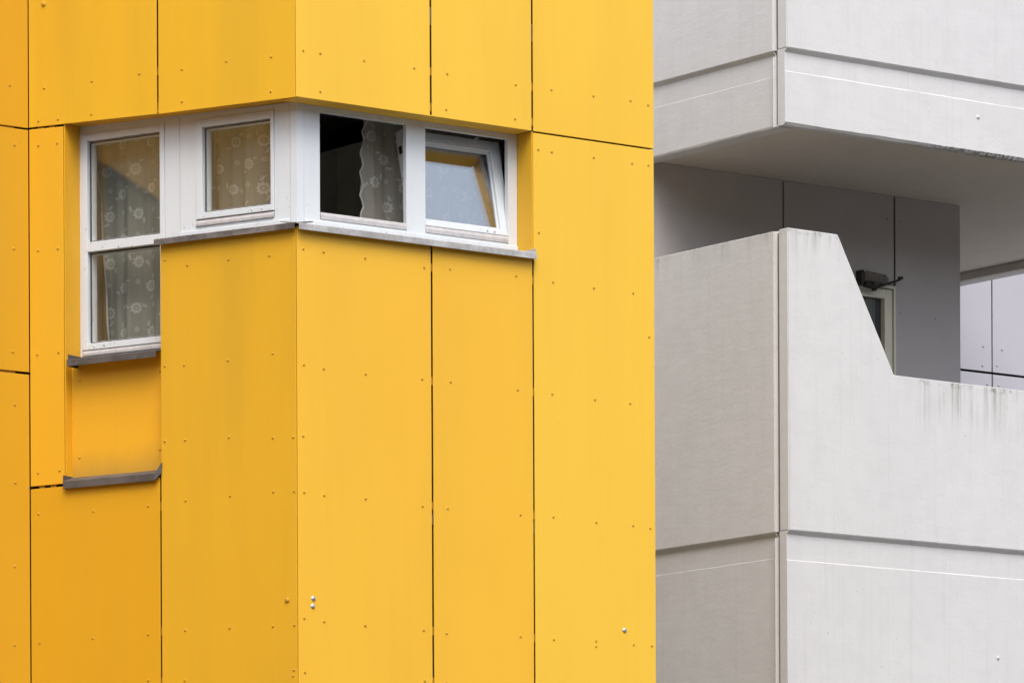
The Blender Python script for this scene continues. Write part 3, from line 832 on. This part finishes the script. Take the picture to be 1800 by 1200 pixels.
for o, pts in ((bp[0], [(.677, 5.828), (1.109, 5.828)]), (bp[1], [(1.254, 5.830), (1.70, 5.828), (2.046, 5.83)]), (bp[2], [(2.152, 5.83), (2.60, 5.828), (2.152, 5.244), (2.453, 5.236)])):
    for u, z in pts: fastener('rivet', RIV_L, BK, u, 0.0, z, o)
fastener('bolt', BOLT_C, GR, 1.535, -0.019, 6.190, fp); fastener('bolt', BOLT_C, GR, 1.679, -0.019, 2.915, lp)

# storeys below the balcony and the outer left end of the set-back wall
b = MB(); b.plate([GR.at(0.16, -0.16), GR.at(8.9, -0.10), GR.at(8.9, -4.3), GR.at(-0.20, -4.3), GR.at(-0.20, -1.6), GR.at(0.16, -1.6)], -1.6, 3.27 * KG); gpart(b, 'wall', CONC, 0)
for k in range(3): MB().box(BK, -0.214, -0.203, -.90 * (k + 1) + .01, -.90 * k, 3.3, 8.9).build('wall_panel', LILAC, gb)
b = MB(); b.box(BK, -0.18, 2.6, -2.7, -.31, 3.3, 8.88); b.build('backing_wall', BACK, gb)
# balcony door
b = MB()
for q in [(1.245, 1.290, -.09, .004, 3.48, 5.411), (2.093, 2.108, -.09, .006, 3.48, 5.411), (1.290, 2.093, -.09, .004, 5.391, 5.411), (1.290, 2.093, -.09, -.04, 3.48, 3.52)]: b.box(BK, *q)
dr = b.build('door', CREAM, gb, bevel=.001, label='cream balcony door with patterned glass')
b = MB()
for q in ring(BK, 1.296, 2.087, 3.525, 5.384, 0.054, -.055, -.006, .046, .12): b.box(BK, *q)
b.build('door_leaf', CREAM, dr, bevel=.002)
b = MB()
for q in ring(BK, 1.351, 2.032, 3.646, 5.337, 0.013, -.046, -.0005, .013, .013): b.box(BK, *q)
b.build('glazing_bead', CREAM, dr, bevel=.001)
b = MB(); b.box(BK, 1.29, 2.09, -.060, -.056, 3.5, 5.39); b.build('gasket', GASK, dr)
def dotted():
    m, t, bb = new_mat('dotted_glass'); N = NT(t)
    u = N.dot((rv[0], rv[1], 0)); z = N.sepz()
    fu = N.val('ABSOLUTE', N.val('SUBTRACT', N.val('FRACT', N.val('MULTIPLY', u, 80.0)), .5))
    fz = N.val('ABSOLUTE', N.val('SUBTRACT', N.val('FRACT', N.val('MULTIPLY', z, 80.0)), .5))
    k = N.mapr(N.val('MAXIMUM', fu, fz), 0.20, 0.30, 1, 0)
    N.l(N.mix(k, (0.015, 0.018, 0.012), (0.30, 0.34, 0.25)), bb.inputs['Base Color'])
    bb.inputs['Roughness'].default_value = 0.3
    N.bump(k, bb, .4, .002)
    return m
b = MB(); b.box(BK, 1.365, 1.962, -.036, -.031, 3.66, 5.323); b.build('glass', dotted(), dr)
b = MB(); b.box(BK, 1.962, 2.018, -.044, -.038, 3.66, 5.323); b.build('glass_edge', GASK, dr)

# door closer above the door
dc = thing('door_closer', BK.p(1.92, 0, 5.40), 'grimy metal door closer box with arm above the balcony door', 'door closer')
b = MB(); b.outline(BK, [(1.80, 5.412), (1.80, 5.455), (1.83, 5.474), (1.985, 5.465), (2.012, 5.440), (2.012, 5.424), (1.97, 5.412)], 0.001, 0.055); b.build('body', CLOSER, dc, bevel=.006, seg=2)
b = MB(); b.box(BK, 1.775, 1.799, .001, .060, 5.385, 5.475); b.build('end_cap', DARKM, dc, bevel=.003)
b = MB(); b.tube(BK.p(1.89, .045, 5.355), BK.p(1.89, .045, 5.404), .018, .022, 12); b.build('spindle', DARKM, dc)
b = MB(); b.tube(BK.p(1.80, .055, 5.385), BK.p(1.90, .055, 5.372), .020, .016); b.tube(BK.p(1.89, .050, 5.373), BK.p(2.098, .065, 5.443), .012, .007); b.tube(BK.p(2.078, .065, 5.450), BK.p(2.112, .066, 5.455), .010, .010)
b.build('arm', DARKM, dc, smooth=False)

block(40, -22, radians(180 - 0), 80, 10, 18.0, 'long dark block added out of view, cutting low sky light facing the yellow building')
block(60, 40, radians(250), 60, 10, 18.0, 'dark block added out of view, cutting low sky light from the right')
block(-34, -20, radians(100), 60, 10, 18.0, 'dark block added out of view, cutting low sky light from the left')
# ------------------------------------------------------------------ LILAC BUILDING farther back
pb = thing('lilac_building', (FA.at(6, -1)[0], FA.at(6, -1)[1], 0), 'lilac sheet-clad building wall seen through the gap right of the balcony', 'building')
fp_ = []
for k in range(-2, 5):
    u0 = 5.772 + k * 0.93
    for z0, z1 in ((0.2, 2.7), (2.712, 5.543), (5.560, 8.38), (8.395, 11.8)):
        o = MB().box(FA, u0, u0 + .917, -.01, random.uniform(-.001, .001), z0, z1).build('wall_panel', LILAC_FAR, pb, bevel=.0015)
        fp_.append((u0, u0 + .917, z0, z1, o))
for u, z in ((5.675, 5.741), (5.859, 5.733), (5.668, 5.600), (5.808, 5.613), (5.712, 5.468), (5.824, 5.469)):
    for a, c, z0, z1, o in fp_:
        if a < u < c and z0 < z < z1: fastener('rivet', RIV_L, FA, u, 0.001, z, o)
MB().box(FA, 3.9, 10.4, -.30, -.05, -1.6, 11.8).build('backing_wall', BACK, pb)
